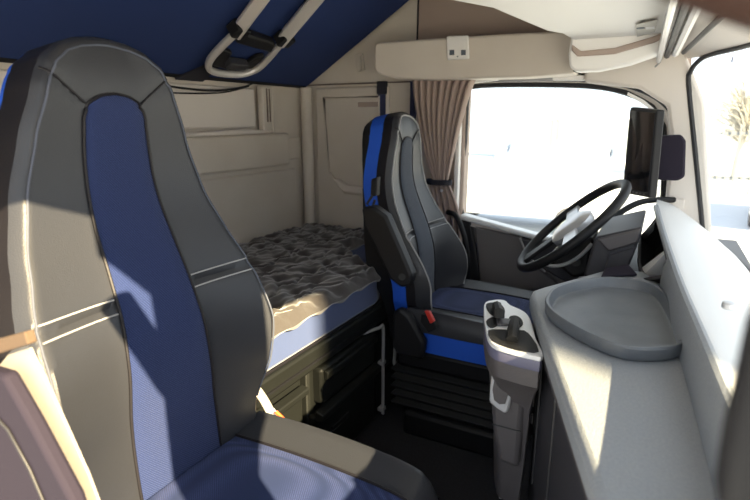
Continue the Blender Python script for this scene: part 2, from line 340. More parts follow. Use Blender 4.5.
def make_seat(x0, yc, zb, label, group, blue_front, extra, drop=0, recl=7, wing=.05):
    global RECL, WING, WS
    WING = wing; WS = .86 if wing > .06 else 1.0
    RECL = R(recl)
    root = thing('cab_seat', (x0, yc, 0), label, 'seat', group)
    B = Vector((x0, yc, zb))
    fm = M['fabric'] if blue_front else M['fabric_dark']
    # backrest skin
    NS = 44
    m = MB(); rings = []
    for t in TR:
        w = wt(t); rings.append([B+bk(w*math.sin(PI/2*(2*i/NS-1))if False else w*(2*i/NS-1), t, depth(w*(2*i/NS-1), t)) for i in range(NS+1)])
    m.loft(rings, closed=False)
    back = m.build('backrest', M['leather'], root)
    MB().loft([[B+p for p in r] for r in back_band(-RB, -.056 if wing > .06 else -.094)], closed=False).build('side_band', M['leather_dark'], root)
    MB().loft([[B+p for p in r] for r in back_band(-.056 if wing > .06 else -.094, -.112, 0, .02)], closed=False).build('blue_side_strip', M['blue_side'], root)
    # hard shell behind
    m = MB(); r0 = [[B+p for p in r] for r in back_band(-.112, -.140, .02, .16)]
    def pull(p, t):
        k = max(0, min(1, (.20-t)/.12)); return p+Vector((.045*k, 0, 0))
    TT = TR+TR[::-1]; r0 = [r0[0]]+[[pull(p, t) for p, t in zip(r, TT)] for r in r0[1:]]; m.loft(r0, closed=False)
    m.loft([[pull(B+bk(wt(t)*.84*(2*i/8-1), t-(.0192 if t > .5 else 0), -.140), t) for i in range(9)] for t in TR], closed=False)
    m.build('back_shell', M['shell'], root)
    # centre panel
    m = MB(); rings = []
    TC = [-.09+i/60*.730 for i in range(61)]+[.640+.028*math.sin(i/8*PI/2) for i in range(1, 9)]
    for t in TC:
        c = wc(t); row = []
        for i in range(19):
            q = 2*i/18-1; s = c*q; row.append(B+bk(s, t, depth(s, t)+.006*(1-q**6)*min(1, (.668-t)/.01+.05)+.0005))
        rings.append(row)
    m.loft(rings, closed=False); cp = m.build('centre_panel', fm, root)
    pp = [B+bk(-wc(t)-.001, t, depth(-wc(t), t)+.002) for t in TC]+[B+bk(wc(t)+.001, t, depth(wc(t), t)+.002) for t in TC[::-1]]
    MB().tube(pp, .0028, n=6).build('panel_piping', M['leather_dark'], root)
    # outline piping and stitching
    def outl(sc, dd):
        half = []
        T2 = [t for t in TR if t > 0]
        for i, t in enumerate(T2):
            a_, b_ = T2[max(i-1, 0)], T2[min(i+1, len(T2)-1)]
            tx, tz = wt(a_)-wt(b_), b_-a_; l_ = math.hypot(tx, tz); nx, nz = tz/l_, tx/l_
            s_, t_ = wt(t)-nx*sc, t-nz*sc
            if s_ > .002 and (not half or s_ < half[-1][0]+.01): half.append((s_, t_))
        L = [B+bk(-a_, b_, depth(a_, b_)+dd) for a_, b_ in half]+[B+bk(a_, b_, depth(a_, b_)+dd) for a_, b_ in half[::-1]]
        return L
    MB().tube(outl(.016, .0015), .0030 if wing > .06 else .0020, n=6).build('edge_seam', M['piping'] if wing > .06 else M['stitch'], root)  # driver seat: paler, thicker seam holds the sun's glint in its colour
    for sg in (-1, 1):
        for dt in (-.0125, .0125):
            L = []
            for k in range(12):
                s = sg*(.086*WS+(wt(.315)-.016-.086*WS)*k/11); t = .306+.02*(abs(s)-.1)+dt
                L.append(B+bk(s, t, depth(s, t)+.0008))
            MB().tube(L, .0016, n=6).build('wing_stitching', M['piping'], root)
        L = [B+bk(sg*(.055+.066*k/8)*WS, .652+.052*k/8, depth((.055+.066*k/8)*WS, .652+.052*k/8)+.0025) for k in range(9)]
        MB().tube(L, .0022, n=6).build('head_seam', M['leather_dark'], root)
    zb -= drop; B = Vector((x0, yc, zb))
    # seat cushion: centre cloth between two leather bolsters, rounded nose
    CW, CL = .245, .48
    def cush(u, v):                 # u -1..1 across, v 0..1 front to back edge
        x = .02+CL*v; w = CW*(1+.03*math.sin(v*PI)); w *= (1 if v < .72 else math.sqrt(max(0, 1-((v-.72)/.30)**2))*.25+.75)
        h = .012+.035*max(0, (abs(u)-.50)/.5)**1.2*(1-.5*v)
        if abs(u) > .86: h -= .05*((abs(u)-.86)/.14)**2
        h -= .030*v*v + (.09*max(0, (v-.86)/.14)**2)
        h += .02*v
        return B+Vector((x, u*w, h))
    us_ = [-1+2*i/40 for i in range(41)]; vsx = [j/30 for j in range(31)]
    m = MB().loft([[cush(u, v) for u in us_] for v in vsx], closed=False)
    ring = [cush(-1, v) for v in vsx]+[cush(u, 1) for u in us_[1:-1]]+[cush(1, v) for v in vsx[::-1]]
    low = [Vector((p.x, p.y, zb-.040)) for p in ring]; m.loft([ring, low], closed=False)
    m.build('seat_cushion', M['leather'], root)
    MB().loft([[cush(u*.56, v*.90)+Vector((0, 0, .005*(1-abs(u)**6))) for u in [-1+2*i/20 for i in range(21)]] for v in vsx], closed=False).build('cushion_cloth', M['fabric'], root)
    for sg in (-1, 1): MB().tube([cush(sg*.57, v*.90)+Vector((0, 0, .002)) for v in vsx], .003, n=6).build('cushion_piping', M['leather_dark'], root)
    # cushion skirt, base
    def ringat(z, f): return [Vector((x0+(p.x-x0)*f, yc+(p.y-yc)*f, z)) for p in low]
    MB().loft([ringat(zb-.038, .985), ringat(zb-.115, .985)]).build('blue_skirt', M['blue_side'], root)
    MB().box((x0-.02, yc-.235, zb-.20), (x0+.46, yc+.235, zb-.115)).build('seat_pan', M['black'], root, bevel=.02)
    m = MB()
    for k in range(5):
        z = .10+k*(zb-.32)/5; h = (zb-.32)/5
        m.loft([[Vector((x0+.18+a*(.24-q), yc+b*(.20-q), z+dz)) for a, b in ((-1, -1), (1, -1), (1, 1), (-1, 1))] for q, dz in ((.02, 0), (0, h*.5), (.02, h))])
    m.build('bellows', M['rubber'], root, bevel=.004)
    MB().box((x0+.0, yc-.21, 0), (x0+.44, yc+.21, .10)).build('seat_base', M['black'], root, bevel=.015)
    # hip covers with belt buckle
    s_ = -1
    hc = [(x0-.01, zb-.10), (x0-.01, zb+.03), (x0+.02, zb+.055), (x0+.06, zb+.03), (x0+.12, zb-.06), (x0+.11, zb-.13), (x0+.01, zb-.13)]
    for sg in ((-1, 1) if extra is driver_extra else (-1,)): MB().prism(xz(hc, yc+sg*.272-.018), (0, .036, 0)).build('hip_cover', M['black'], root, bevel=.014, seg=3)
    extra(root, B)
    return root
def driver_extra(root, B):
    y = B.y-.285
    bkl = MB().prism([P(a, b, y=y) for a, b in [(421, 314), (431, 317), (436, 328), (428, 333), (420, 322)]], (0, .022, 0)).build('belt_buckle', M['black'], root, bevel=.003)
    MB().prism([P(a, b, y=y-.003) for a, b in [(424, 311), (429, 312), (434, 322), (430, 324)]], (0, .018, 0)).build('release_button', M['red'], bkl, bevel=.003)
    ya = B.y-.305
    ar = [P(a, b, y=ya) for a, b in [(361, 208), (372, 206), (386, 216), (412, 276), (409, 286), (401, 288), (390, 280), (364, 226)]]
    a = MB().prism(ar, (0, .05, 0)).build('folded_armrest', M['black'], root, bevel=.010, seg=3)
    MB().cyl(P(402, 277, y=ya-.006), P(402, 277, y=ya), .012).build('armrest_pivot', M['rubber'], a)
    cl = MB().prism([P(a_, b_, y=B.y-.27) for a_, b_ in [(371, 179), (377, 177), (376, 196), (370, 197)]], (0, .03, 0)).build('belt_guide', M['shell'], root, bevel=.004)
    MB().tube([P(a_, b_, y=B.y-.28) for a_, b_ in [(372, 196), (367, 204), (372, 208), (375, 200)]], .005, n=8).build('guide_loop', M['strap_black'], cl)
def passenger_extra(root, B):
    # buckle stalk between the seat and the bunk
    s = MB()
    pts = onY([(238, 366), (254, 386), (264, 400), (272, 415)], .93)
    s.tube(smoothpath(pts), .01, n=10, flat=(.004, .014)).build('buckle_strap', M['webbing'], root)
    bkl = MB().tube(onY([(270, 411), (286, 430)], .93), .012, n=8, flat=(.009, .014)).build('belt_buckle', M['silver'], root)
    MB().tube(onY([(276, 412), (291, 427)], .925), .005, n=8).build('release_button', M['orange'], bkl)
    # lap webbing on the door side and a padded flap
make_seat(-.785, .64, .58, 'large leather passenger seat in the left foreground with a dark blue woven centre panel', 'cab seats', True, passenger_extra, .078)
make_seat(-.778, 1.90, .475, 'further driver seat with bright blue side strip behind the steering wheel', 'cab seats', False, driver_extra, -.022, 8.5, .12)

bt = thing('seat_belt', P(28, 345, y=.33).xy.to_3d(), 'cream belt webbing with brown loop running down beside the big passenger seat', 'seat belt')
MB().prism(onY([(-6, 372), (12, 350), (28, 345), (52, 395), (88, 475), (120, 560), (60, 560), (36, 480)], .33), (0, .003, 0)).build('webbing', M['webbing'], bt, smooth=False)
MB().prism([P(a, b, x=-.99) for a, b in [(-25, 165), (4, 175), (22, 345), (10, 352), (-25, 352)]], (.003, 0, 0)).build('sunlit_backing', M['webbing'], bt, smooth=False)  # pale sheet behind the seat, stands in for sunlit cream there
MB().prism(onY([(-20, 344), (24, 332), (28, 345), (-20, 360)], .318), (0, .012, 0)).build('belt_loop', M['brown_strap'], bt, bevel=.002)
ob = MB().prism(onY([(-30, 366), (2, 376), (30, 425), (70, 500), (90, 560), (-30, 560)], .30), (0, .02, 0)).build('side_bolster_cover', M['plum'], bevel=.006)
tag(ob, 'dark plum padded cover at the lower left edge below the cream belt', 'cover')
MB().tube(onY([(-20, 400), (8, 430), (30, 470), (60, 540)], .298), .002).build('cover_seam', M['seal'], ob)

# ================================================================== BUNK, MATTRESS
bb = thing('bunk_storage', (-1.3, 1.2, 0), 'black storage base under the bunk with drawers and rails', 'storage')
MB().box((XR+.01, .20, 0), (-.945, 1.27, .42)).box((XR+.01, 1.27, 0), (-.92, 1.90, .42)).box((XR+.01, 1.90, 0), (-1.20, 2.38, .50)).build('carcass', M['bunk'], bb, bevel=.01)
MB().box((XR+.01, .20, .435), (-.885, 1.86, .508)).build('front_rail', M['bunk'], bb, bevel=.008)
MB().box((-.90, .20, .462), (-.878, 1.86, .468)).build('rail_groove', M['black'], bb)
dr = MB().box((-.93, 1.30, .290), (-.885, 1.665, .418)).build('drawer', M['bunk'], bb, bevel=.012)
MB().prism([(-.885, 1.31, .375), (-.868, 1.31, .385), (-.868, 1.31, .408), (-.885, 1.31, .412)], (0, .35, 0)).build('handle_ledge', M['bunk'], dr, bevel=.004)
dr = MB().box((-.93, 1.27, .03), (-.892, 1.675, .262)).build('drawer', M['bunk'], bb, bevel=.012)
MB().prism([(-.895, 1.27, .245), (-.865, 1.27, .252), (-.865, 1.27, .275), (-.895, 1.27, .285)], (0, .41, 0)).build('handle_ledge', M['bunk'], dr, bevel=.004)
MB().box((-.893, 1.36, .15), (-.889, 1.47, .158)).box((-.893, 1.36, .17), (-.889, 1.47, .178)).build('slot', M['rubber'], dr)
dr = MB().box((-.96, .30, .24), (-.925, 1.25, .36)).build('drawer', M['bunk'], bb, bevel=.012)
MB().prism([(-.93, .30, .345), (-.90, .30, .355), (-.90, .30, .375), (-.93, .30, .382)], (0, .95, 0)).build('handle_ledge', M['bunk'], dr, bevel=.004)
dr = MB().box((-.96, .30, .03), (-.925, 1.25, .22)).build('drawer', M['bunk'], bb, bevel=.012)
MB().prism([(-.93, .30, .20), (-.905, .30, .205), (-.905, .30, .225), (-.93, .30, .232)], (0, .95, 0)).build('handle_ledge', M['bunk'], dr, bevel=.004)
MB().box((-.93, 1.74, .03), (-.885, 1.90, .205)).box((-.93, 1.74, .225), (-.885, 1.90, .42)).build('side_box', M['bunk'], bb, bevel=.012)
MB().tube(smoothpath([(-.90, 1.60, .430), (-.872, 1.67, .432), (-.868, 1.70, .420), (-.868, 1.70, .25), (-.868, 1.70, .055)], 5), .0065).build('grey_rod', M['piping'], bb)
for z0 in (.07, .27): MB().box((-.885, 1.685, z0), (-.862, 1.715, z0+.015)).build('rod_clip', M['piping'], bb, bevel=.002)
MB().tube(closedpath([(-.872, 1.815, .215), (-.872, 1.90, .255), (-.872, 1.935, .40), (-.872, 1.90, .405), (-.872, 1.835, .355), (-.872, 1.815, .28)], 3), .0075, closed=True).build('pull_handle', M['piping'], bb)

mo = [(-1.68, .22), (-.905, .22), (-.90, 1.70), (-.915, 1.76), (-.96, 1.80), (-1.20, 1.98), (-1.22, 2.06), (-1.22, 2.37), (-1.68, 2.37)]
mt = MB().prism(xy(mo, .512), (0, 0, .115)).build('mattress', M['mattress'], bevel=.012)
tag(mt, 'blue bunk mattress under the black quilted topper', 'mattress')
MB().tube([(-.893, .22, .518), (-.893, 1.70, .518), (-.91, 1.765, .518)], .004, n=6).build('lower_piping', M['leather_dark'], mt)
# quilted topper: tufts on a staggered grid
def inside_x(y):
    return -.885 if y < 1.70 else (-.885-(y-1.70)*1.15 if y < 1.98 else -1.21)
def topper(u, v):
    y = .23+2.13*v; xf = inside_x(y)+.002*math.sin(y*23); x = -1.675+(xf+1.675)*u
    X, Y_ = x, y; x = X+.018*math.sin(Y_*14+1)+.010*math.sin(X*31+Y_*9); y = Y_+.016*math.sin(X*17)+.010*math.sin(Y_*27+X*12)
    p, q = .125, .135
    row = math.floor((x+3)/p+.5); yy = y+(p/2 if int(row) % 2 else 0)
    dx = (x+3)-row*p; dy = yy-round(yy/q)*q
    r1 = math.hypot(dx, dy)
    row2 = row+(1 if dx > 0 else -1); yy2 = y+(p/2 if int(row2) % 2 else 0); dy2 = yy2-round(yy2/q)*q; dx2 = (x+3)-row2*p; r2 = math.hypot(dx2, dy2)
    r = min(r1, r2)
    h = .032*(1-math.exp(-(r/.026)**1.5))-.010*math.exp(-(abs(r1-r2)/.012)**2)
    h += .004*math.sin(x*61+y*23)*math.sin(y*47-x*19)+.003*math.sin(x*131+2*y)*math.cos(y*97)
    x, y = X, Y_; e = min(1-u, u)*(xf+1.675); e = min(e, (2.36-y), (y-.23))
    h *= min(1, e/.03+.15)
    drop = 0
    return Vector((x, y, .628+h+drop))
m = MB().grid(topper, 150, 330)
nu = 150
m.loft([[topper(u, j/330)+Vector((0, 0, 0)) for j in range(331)] for u in (1,)]+[[topper(1, j/330)+Vector((.006, 0, -.008)) for j in range(331)], [topper(1, j/330)+Vector((.0, 0, -.018-.004*math.sin(j*.31))) for j in range(331)]], closed=False)
tp = m.build('mattress_topper', M['topper'])
tag(tp, 'black quilted mattress topper with tufted puffs lying on the blue mattress', 'topper')

# ---- upper bunk folded against the rear wall, seen from below
UA = math.atan2(.35, .63)
def ub(s, y, off=0): return Vector((-1.68+math.cos(UA)*s+math.sin(UA)*off, y, 1.36+math.sin(UA)*s-math.cos(UA)*off))
un = thing('upper_bunk', (-1.3, 1.3, 1.4), 'dark blue cloth underside of the tilted upper bunk', 'bunk')
m = MB(); out = [(0.0, .16), (.95, .16), (.95, 2.30), (.70, 2.31), (.06, 2.385), (0.0, 2.385)]
m.prism([ub(s, y) for s, y in out], ub(0, 0, -.09)-ub(0, 0)).build('blue_underside', M['bunk_blue'], un, bevel=.012)
MB().prism([ub(s, y, .002) for s, y in [(-.0, .2), (.02, .2), (.02, 2.37), (-.0, 2.37)]], ub(0, 0, -.02)-ub(0, 0)).build('hinge_rail', M['shell'], un)
# ladder clipped on its underside
ld = thing('bunk_ladder', ub(.3, 1.7).xy.to_3d()+Vector((0, 0, 1.4)), 'silver folding ladder with black feet clipped under the blue upper bunk', 'ladder')
LP = lambda s, y, o=.03: ub(s, y, o)
loop = [(.36, 1.530), (.20, 1.540), (.128, 1.575), (.100, 1.63), (.096, 1.72), (.108, 1.79), (.155, 1.832), (.24, 1.822), (.36, 1.786)]
MB().tube(smoothpath([LP(*p) for p in loop], 5), .02, n=10, flat=(.015, .013)).build('end_loop', M['alu'], ld)
for ra, rb in (((.335, 1.535), (1.0, 1.36)), ((.335, 1.785), (1.0, 1.60))):
    MB().tube([LP(*ra), LP(*rb)], .02, n=4, flat=(.034, .030)).build('rail', M['alu'], ld, bevel=.007)
for y0, y1 in ((1.500, 1.552), (1.756, 1.812)):
    MB().prism([LP(s, y, .008) for s, y in [(.335, y0-.006), (.385, y0-.006), (.385, y1+.006), (.335, y1+.006)]], LP(0, 0, .056)-LP(0, 0, .008)).build('rail_collar', M['black'], ld, bevel=.006)
MB().prism([LP(s, y, .008) for s, y in [(.30, 1.56), (.355, 1.56), (.335, 1.75), (.28, 1.78)]], LP(0, 0, .045)-LP(0, 0, .008)).build('cross_step', M['black'], ld, bevel=.008)
MB().prism([LP(s, y, .008) for s, y in [(.14, 1.57), (.235, 1.55), (.225, 1.62), (.16, 1.64), (.16, 1.75), (.225, 1.77), (.235, 1.80), (.145, 1.81), (.115, 1.70)]], LP(0, 0, .030)-LP(0, 0, .008)).build('foot_plate', M['black'], ld, bevel=.006)
MB().prism([LP(s, y, .012) for s, y in [(.15, 1.64), (.185, 1.64), (.185, 1.745), (.15, 1.745)]], LP(0, 0, .048)-LP(0, 0, .012)).build('rubber_foot', M['dash_dark'], ld, bevel=.006)
MB().prism([LP(s, y, .003) for s, y in [(0, 1.52), (.11, 1.60), (.13, 1.66), (0, 1.66)]], LP(0, 0, .012)-LP(0, 0, .003)).build('ladder_strap', M['strap_black'], ld)

# cables hanging under the bunk by the rear wall
cb = MB().tube(smoothpath([(-1.66, 1.30, 1.335), (-1.655, 1.55, 1.318), (-1.65, 1.72, 1.318), (-1.66, 1.88, 1.34), (-1.66, 1.95, 1.36)]), .004).tube(smoothpath([(-1.66, 1.30, 1.30), (-1.655, 1.55, 1.300), (-1.65, 1.75, 1.312), (-1.66, 1.92, 1.345)]), .003).build('cable', M['rubber'])
tag(cb, 'thin black cables sagging along the rear wall under the bunk', 'cable')
hk = thing('coat_hook', (-1.36, 2.39, 1.42), 'small beige coat hook on the side wall under the upper bunk', 'hook')
MB().prism(onY([(355, 54), (362, 53), (364, 70), (357, 72)], 2.38), (0, .02, 0)).build('hook_plate', M['cream'], hk, bevel=.005)
MB().tube(smoothpath([P(360, 57, y=2.375), P(361, 63, y=2.36), P(361, 70, y=2.345), P(361, 67, y=2.335)]), .005).build('hook', M['cream'], hk)

# ================================================================== SIDE SHELF, CURTAIN
sh = thing('side_shelf', (-.75, 2.3, 1.37), 'long beige storage box above the driver door', 'storage box')
sp = closedpath(xz([(-1.165, 1.47), (-1.16, 1.525), (-1.12, 1.535)], 2.2), 1)
body = [(-1.175, 1.43), (-1.175, 1.52), (-1.16, 1.532), (-.60, 1.528), (-.36, 1.522), (-.33, 1.515), (-.32, 1.37), (-.50, 1.362), (-.90, 1.366), (-1.06, 1.374), (-1.14, 1.392), (-1.165, 1.405)]
bd = MB().prism(xz(body, 2.20), (0, .19, 0)).build('shelf_body', M['cream'], sh, bevel=.012, seg=3)
MB().prism(xz([(-.325, 1.375), (-.318, 1.375), (-.332, 1.51), (-.338, 1.51)], 2.195), (0, .15, 0)).build('end_gap', M['seal'], sh)
lm = thing('ceiling_sensor', (-.8, 2.19, 1.5), 'pale square panel with two grilles on the side shelf front', 'light switch')
MB().prism(onY([(446, 36), (468, 35), (469, 59), (447, 60)], 2.185), (0, .014, 0)).build('plate', M['shelf_white'], lm, bevel=.006)
for a in (449.5, 461): MB().prism(onY([(a, 50), (a+4.6, 49.8), (a+4.6, 55), (a, 55.2)], 2.183), (0, .003, 0)).build('grille', M['ink'], lm)
MB().cyl(P(457.5, 56.5, y=2.186), P(457.5, 56.5, y=2.182), .003).build('led', M['ink'], lm)
ct = thing('window_curtain', (-.9, 2.3, .7), 'taupe pleated curtain tied back beside the driver window', 'curtain')
NP = 9
def curt(u, v):                         # u across, v down
    z = 1.372-v*.445; k = v**1.5
    xl = -1.035+k*.105; xr_ = -.735-.112*v**.75-.008*v
    x = xl+(xr_-xl)*u
    a = (.020*(1-k)+.007)
    y = 2.30+.0*u+a*math.sin(u*NP*2*PI)+.004*math.sin(u*31)
    x += .006*math.cos(u*NP*2*PI)*(1-k*.5)
    return Vector((x, y+.02*k, z))
MB().grid(curt, 220, 30).build('curtain_cloth', M['curtain'], ct, solid=.002)
def curt2(u, v):
    z = .915-v*.30; xl = -.945+.01*v; xr_ = -.845+.07*math.sin(min(1, v*1.3)*PI/2)
    x = xl+(xr_-xl)*u
    return Vector((x, 2.32+(.007+.010*v)*math.sin(u*5*2*PI), z))
MB().grid(curt2, 100, 20).build('curtain_tail', M['curtain'], ct, solid=.002)
tb = [(-.955+.125*math.cos(0)*0, 0)]
ring = [Vector((-.895+.062*math.cos(a), 2.318+.035*math.sin(a), .920)) for a in [2*PI*i/24 for i in range(24)]]
MB().loft([[p+Vector((0, 0, -.012)) for p in ring], [p+Vector((0, 0, .012)) for p in ring]], caps=False).build('tie_band', M['strap_black'], ct, solid=.003)
MB().cyl((-.868, 2.285, .885), (-.868, 2.275, .885), .006).build('tie_button', M['silver'], ct)
c2 = MB().grid(lambda u, v: Vector((-1.052+.028*u, 2.325+.008*math.sin(u*9), 1.372-v*.40)), 12, 10).build('curtain_lining', M['curtain_dark'], ct, solid=.003)
# belt webbing by the driver seat
sb = thing('seat_belt', (-1.2, 2.38, .9), 'dark navy belt webbing hanging behind the driver seat top', 'seat belt')
MB().box((-1.245, 2.372, .80), (-1.205, 2.376, 1.375)).build('webbing', M['curtain_dark'], sb, smooth=False)
MB().box((-1.25, 2.365, 1.32), (-1.20, 2.39, 1.38)).build('belt_guide', M['strap_black'], sb, bevel=.004)
gh = MB().tube(smoothpath([P(448, 212, y=2.30), P(456, 216, y=2.26), P(463, 232, y=2.24), P(467, 252, y=2.24), P(468, 280, y=2.27)]), .012).build('grab_handle', M['shell'])
tag(gh, 'curved black grab bar between the driver seat and its door', 'grab handle')

# ================================================================== OVERHEAD SHELF over the windscreen
os_ = thing('overhead_shelf', (-.2, 1.3, 1.4), 'off-white moulded overhead shelf hanging above the windscreen', 'shelf')
pl = [P(574, 40, z=1.475), P(560, 31, z=1.485), P(545, 27, z=1.49), P(520, 14, z=1.50), P(490, -2, z=1.51)]
plan = [(-.325, 2.14)]+[(p.x, p.y) for p in pl[1:]]+[(-.56, 1.25), (-.57, .95), (-.57, .70), (0, .70), (0, 2.14)]
rings = []
for dz, sc in ((0, .0), (-.018, .012), (.04, -.012), (.20, -.03), (.50, -.03)):
    pass
def shrink(poly, d):
    cx = sum(p[0] for p in poly)/len(poly); cy = sum(p[1] for p in poly)/len(poly)
    return [(x-(d if x > cx else -d)*1.0, y-(d if y > cy else -d)) for x, y in poly]
lo = [Vector((x, y, 1.475+.02*max(0, (1.9-y)))) for x, y in plan]
hi = [Vector((x-.0, y, 1.98)) for x, y in plan]
MB().loft([lo, hi]).build('shelf_body', M['shelf_white'], os_, bevel=.018, seg=4)
# lower lip along the far end
lip = [(-.330, 1.495), (-.333, 1.425), (-.326, 1.385), (-.305, 1.368), (-.23, 1.368), (-.13, 1.385), (-.05, 1.412), (-.012, 1.440), (0, 1.50), (-.0, 1.52), (-.330, 1.52)]
MB().prism(xz(lip, 2.10), (0, .08, 0)).build('end_lip', M['shelf_white'], os_, bevel=.010, seg=3)
MB().prism(xz([(-.322, 1.44), (-.30, 1.418), (-.18, 1.42), (-.06, 1.45), (-.02, 1.47), (-.02, 1.485), (-.07, 1.468), (-.18, 1.440), (-.29, 1.436), (-.322, 1.46)], 2.092), (0, .02, 0)).build('lip_recess_shade', M['brown_trim'], os_, bevel=.004)  # brown strip stands in for the shade in the lip's hollow
stk = [P(a, b, z=1.471) for a, b in [(636, 25), (658, 20), (655, 32), (637, 37)]]
lbl = thing('warning_label', stk[0].xy.to_3d()+Vector((0, 0, 1.46)), 'small grey printed label under the overhead shelf', 'label')
MB().prism([p+Vector((0, 0, -.0)) for p in stk], (0, 0, .002)).build('label_sheet', M['paper'], lbl, smooth=False)
c = (stk[0]*.62+stk[2]*.38)
MB().cyl(c+Vector((-.008, 0, -.002)), c+Vector((-.008, 0, 0)), .012, n=12).build('round_mark', M['ink'], lbl)
MB().prism([c+Vector((.006, -.02, -.0015)), c+Vector((.030, -.02, -.0015)), c+Vector((.030, .03, -.0015)), c+Vector((.006, .03, -.0015))], (0, 0, .001)).build('text_block', M['silver'], lbl)
# windscreen blind rails
bl = thing('sun_visor', (0, 1.8, 1.42), 'folded grey windscreen blind with dark rails above the glass', 'sun visor')
def bar(a, b, r0, m, nm, fl):
    MB().tube([a, b], r0, n=8, flat=fl).build(nm, m, bl)
A0, A1 = Vector((-.045, 2.30, 1.415)), Vector((.035, .80, 1.50))
bar(Vector((-.045, 2.28, 1.415)), Vector((.005, .90, 1.475)), .01, M['silver'], 'front_rail', (.016, .010))
bar(Vector((-.020, 2.26, 1.422)), Vector((.035, .90, 1.480)), .01, M['seal'], 'shadow_gap', (.010, .010))
bar(Vector((.005, 2.24, 1.430)), Vector((.065, .90, 1.490)), .01, M['shelf_white'], 'blind_roll', (.016, .014))
bar(Vector((.030, 2.20, 1.425)), Vector((.100, 1.60, 1.450)), .01, M['seal'], 'rear_rail', (.008, .008))
MB().tube([(-.04, 2.29, 1.405), (-.06, 2.32, 1.385), (-.075, 2.33, 1.365)], .003).build('pull_cord', M['piping'], bl)

# ================================================================== DASHBOARD
da = thing('dashboard', (0, 1.2, 0), 'long grey textured dashboard with a raised ridge towards the windscreen', 'dashboard')
plat = [(.07, .26), (-.033, .60), (-.135, .91), (-.235, 1.22), (-.238, 1.26), (-.222, 1.30), (-.17, 1.40), (-.11, 1.52), (-.05, 1.57), (.0, 1.57), (.06, 1.42), (.10, 1.06), (.115, .73), (.12, .26)]
MB().prism(xy(plat, .755), (0, 0, .045)).build('work_top', M['dash'], da, bevel=.012, seg=3)
low = [(.10, .26), (.0, .60), (-.20, 1.20), (-.20, 1.26), (-.13, 1.40), (-.05, 1.52), (.12, 1.52), (.12, .26)]
MB().prism(xy(low, .02), (0, 0, .735)).build('lower_front', M['dash_dark'], da, bevel=.01)
# trim lines and switch panel on the lower front (it faces the passenger footwell)
def lowpt(t, z, off=.0):                 # t metres along the lower front edge from the console end
    a = Vector((-.20, 1.20, 0)); b = Vector((.0, .60, 0)); d = (b-a).normalized(); n = Vector((-d.y, d.x, 0)); n = n if n.x < 0 else -n
    p = a+d*t+n*off; p.z = z; return p
def lowpanel(name, m, t0, t1, z0, z1, th, par, bev=.004):
    return MB().prism([lowpt(t0, z0), lowpt(t1, z0), lowpt(t1, z1), lowpt(t0, z1)], lowpt(0, 0, th)-lowpt(0, 0, 0)).build(name, m, par, bevel=bev)
lowpanel('edge_strip', M['dash_mid'], .02, .62, .735, .752, .024, da)
lowpanel('glovebox_lid', M['dash_dark'], .10, .60, .40, .725, .012, da)
sp_ = lowpanel('switch_panel', M['black'], .02, .085, .50, .70, .014, da)
for z0 in (.52, .565, .61): lowpanel('switch', M['silver'] if z0 == .61 else M['dash_mid'], .03, .072, z0, z0+.03, .019, sp_, .003)
for t in (.13, .30): MB().tube([lowpt(t, .41, .013), lowpt(t, .72, .013)], .003, n=6).build('panel_gap', M['seal'], da)
# ridge
CR = [P(656, 207, y=2.06), P(662, 230, z=.895), P(670, 256, z=.88), P(682, 290, z=.872), P(703, 340, z=.87), P(736, 420, z=.875), P(775, 520, z=.88)]
CR = smoothpath(CR, 8); CR = [Vector((p.x, p.y, min(p.z, .92))) for p in CR]
cy0 = CR[0].y
def crest(y):
    for a, b in zip(CR, CR[1:]):
        if b.y <= y <= a.y:
            k = (a.y-y)/(a.y-b.y); return a.lerp(b, k)
    return (Vector((CR[0].x, y, CR[0].z)) if y > cy0 else Vector((CR[-1].x, y, CR[-1].z)))
def topdash(u, v):
    y = 2.36-u*2.12; c = crest(y); e = Vector((wsx(y, .76)+.01, y, .762)); p = c.lerp(e, v)
    p.z += .02*math.sin(v*PI); return p
MB().grid(topdash, 60, 10).build('dash_top', M['dash_top'], da, solid=.008, weld=False)
def wall_(u, v):
    y = 1.42-u*1.16; c = crest(y); fx = c.x-.012; f = Vector((fx, y, .796)); k = v
    return Vector((f.x+(c.x-f.x)*(k**2.2), y, f.z+(c.z-f.z)*(1-(1-k)**1.6)))
MB().grid(wall_, 40, 12).build('ridge_wall', M['dash'], da, solid=.006, weld=False)
MB().tube([c+Vector((0, 0, .001)) for c in CR], .009, n=8).build('ridge_edge', M['dash'], da)
# driver side of the dash, with storage pockets
drv = [(-.05, 1.50), (-.10, 1.56), (-.12, 1.75), (-.10, 2.05), (-.06, 2.30), (.15, 2.30), (.15, 1.50)]
MB().prism(xy(drv, .30), (0, 0, .455)).build('driver_side_body', M['dash_dark'], da, bevel=.015)
po = [P(657, 218, y=1.97), P(640, 238, y=1.95), P(639, 262, y=1.72), P(643, 280, y=1.50), P(671, 275, y=1.40), P(665, 247, y=1.62)]
pi_ = [p+Vector((.05, .03, -.045)) for p in po]
pk = MB().loft([po, pi_], caps=False).add(pi_, [list(range(6))]).build('storage_pocket', M['rubber'], da)
MB().tube(po, .005, closed=True, n=8).build('pocket_rim', M['dash_mid'], pk)
a, b = P(641, 268, y=1.66), P(667, 248, y=1.60)
MB().prism([a, b, b+Vector((.0, 0, -.014)), P(645, 274, y=1.60)], (.04, .03, -.03)).build('pocket_divider', M['white_rim'], pk, bevel=.002)
MB().prism([P(641, 236, y=1.9), P(652, 226, y=1.93), P(655, 222, y=1.93), P(654, 231, y=1.9), P(645, 240, y=1.88)], (0, .02, 0)).build('pocket_latch', M['rubber'], pk, bevel=.002)
kn = MB().cyl(P(728, 309, y=1.0), P(728, 309, y=1.0)+Vector((0, 0, .012)), .010, n=16).build('dash_sensor', M['silver'], bevel=.003)
tag(kn, 'small round sensor knob on the brightened dash top near the glass', 'sensor')

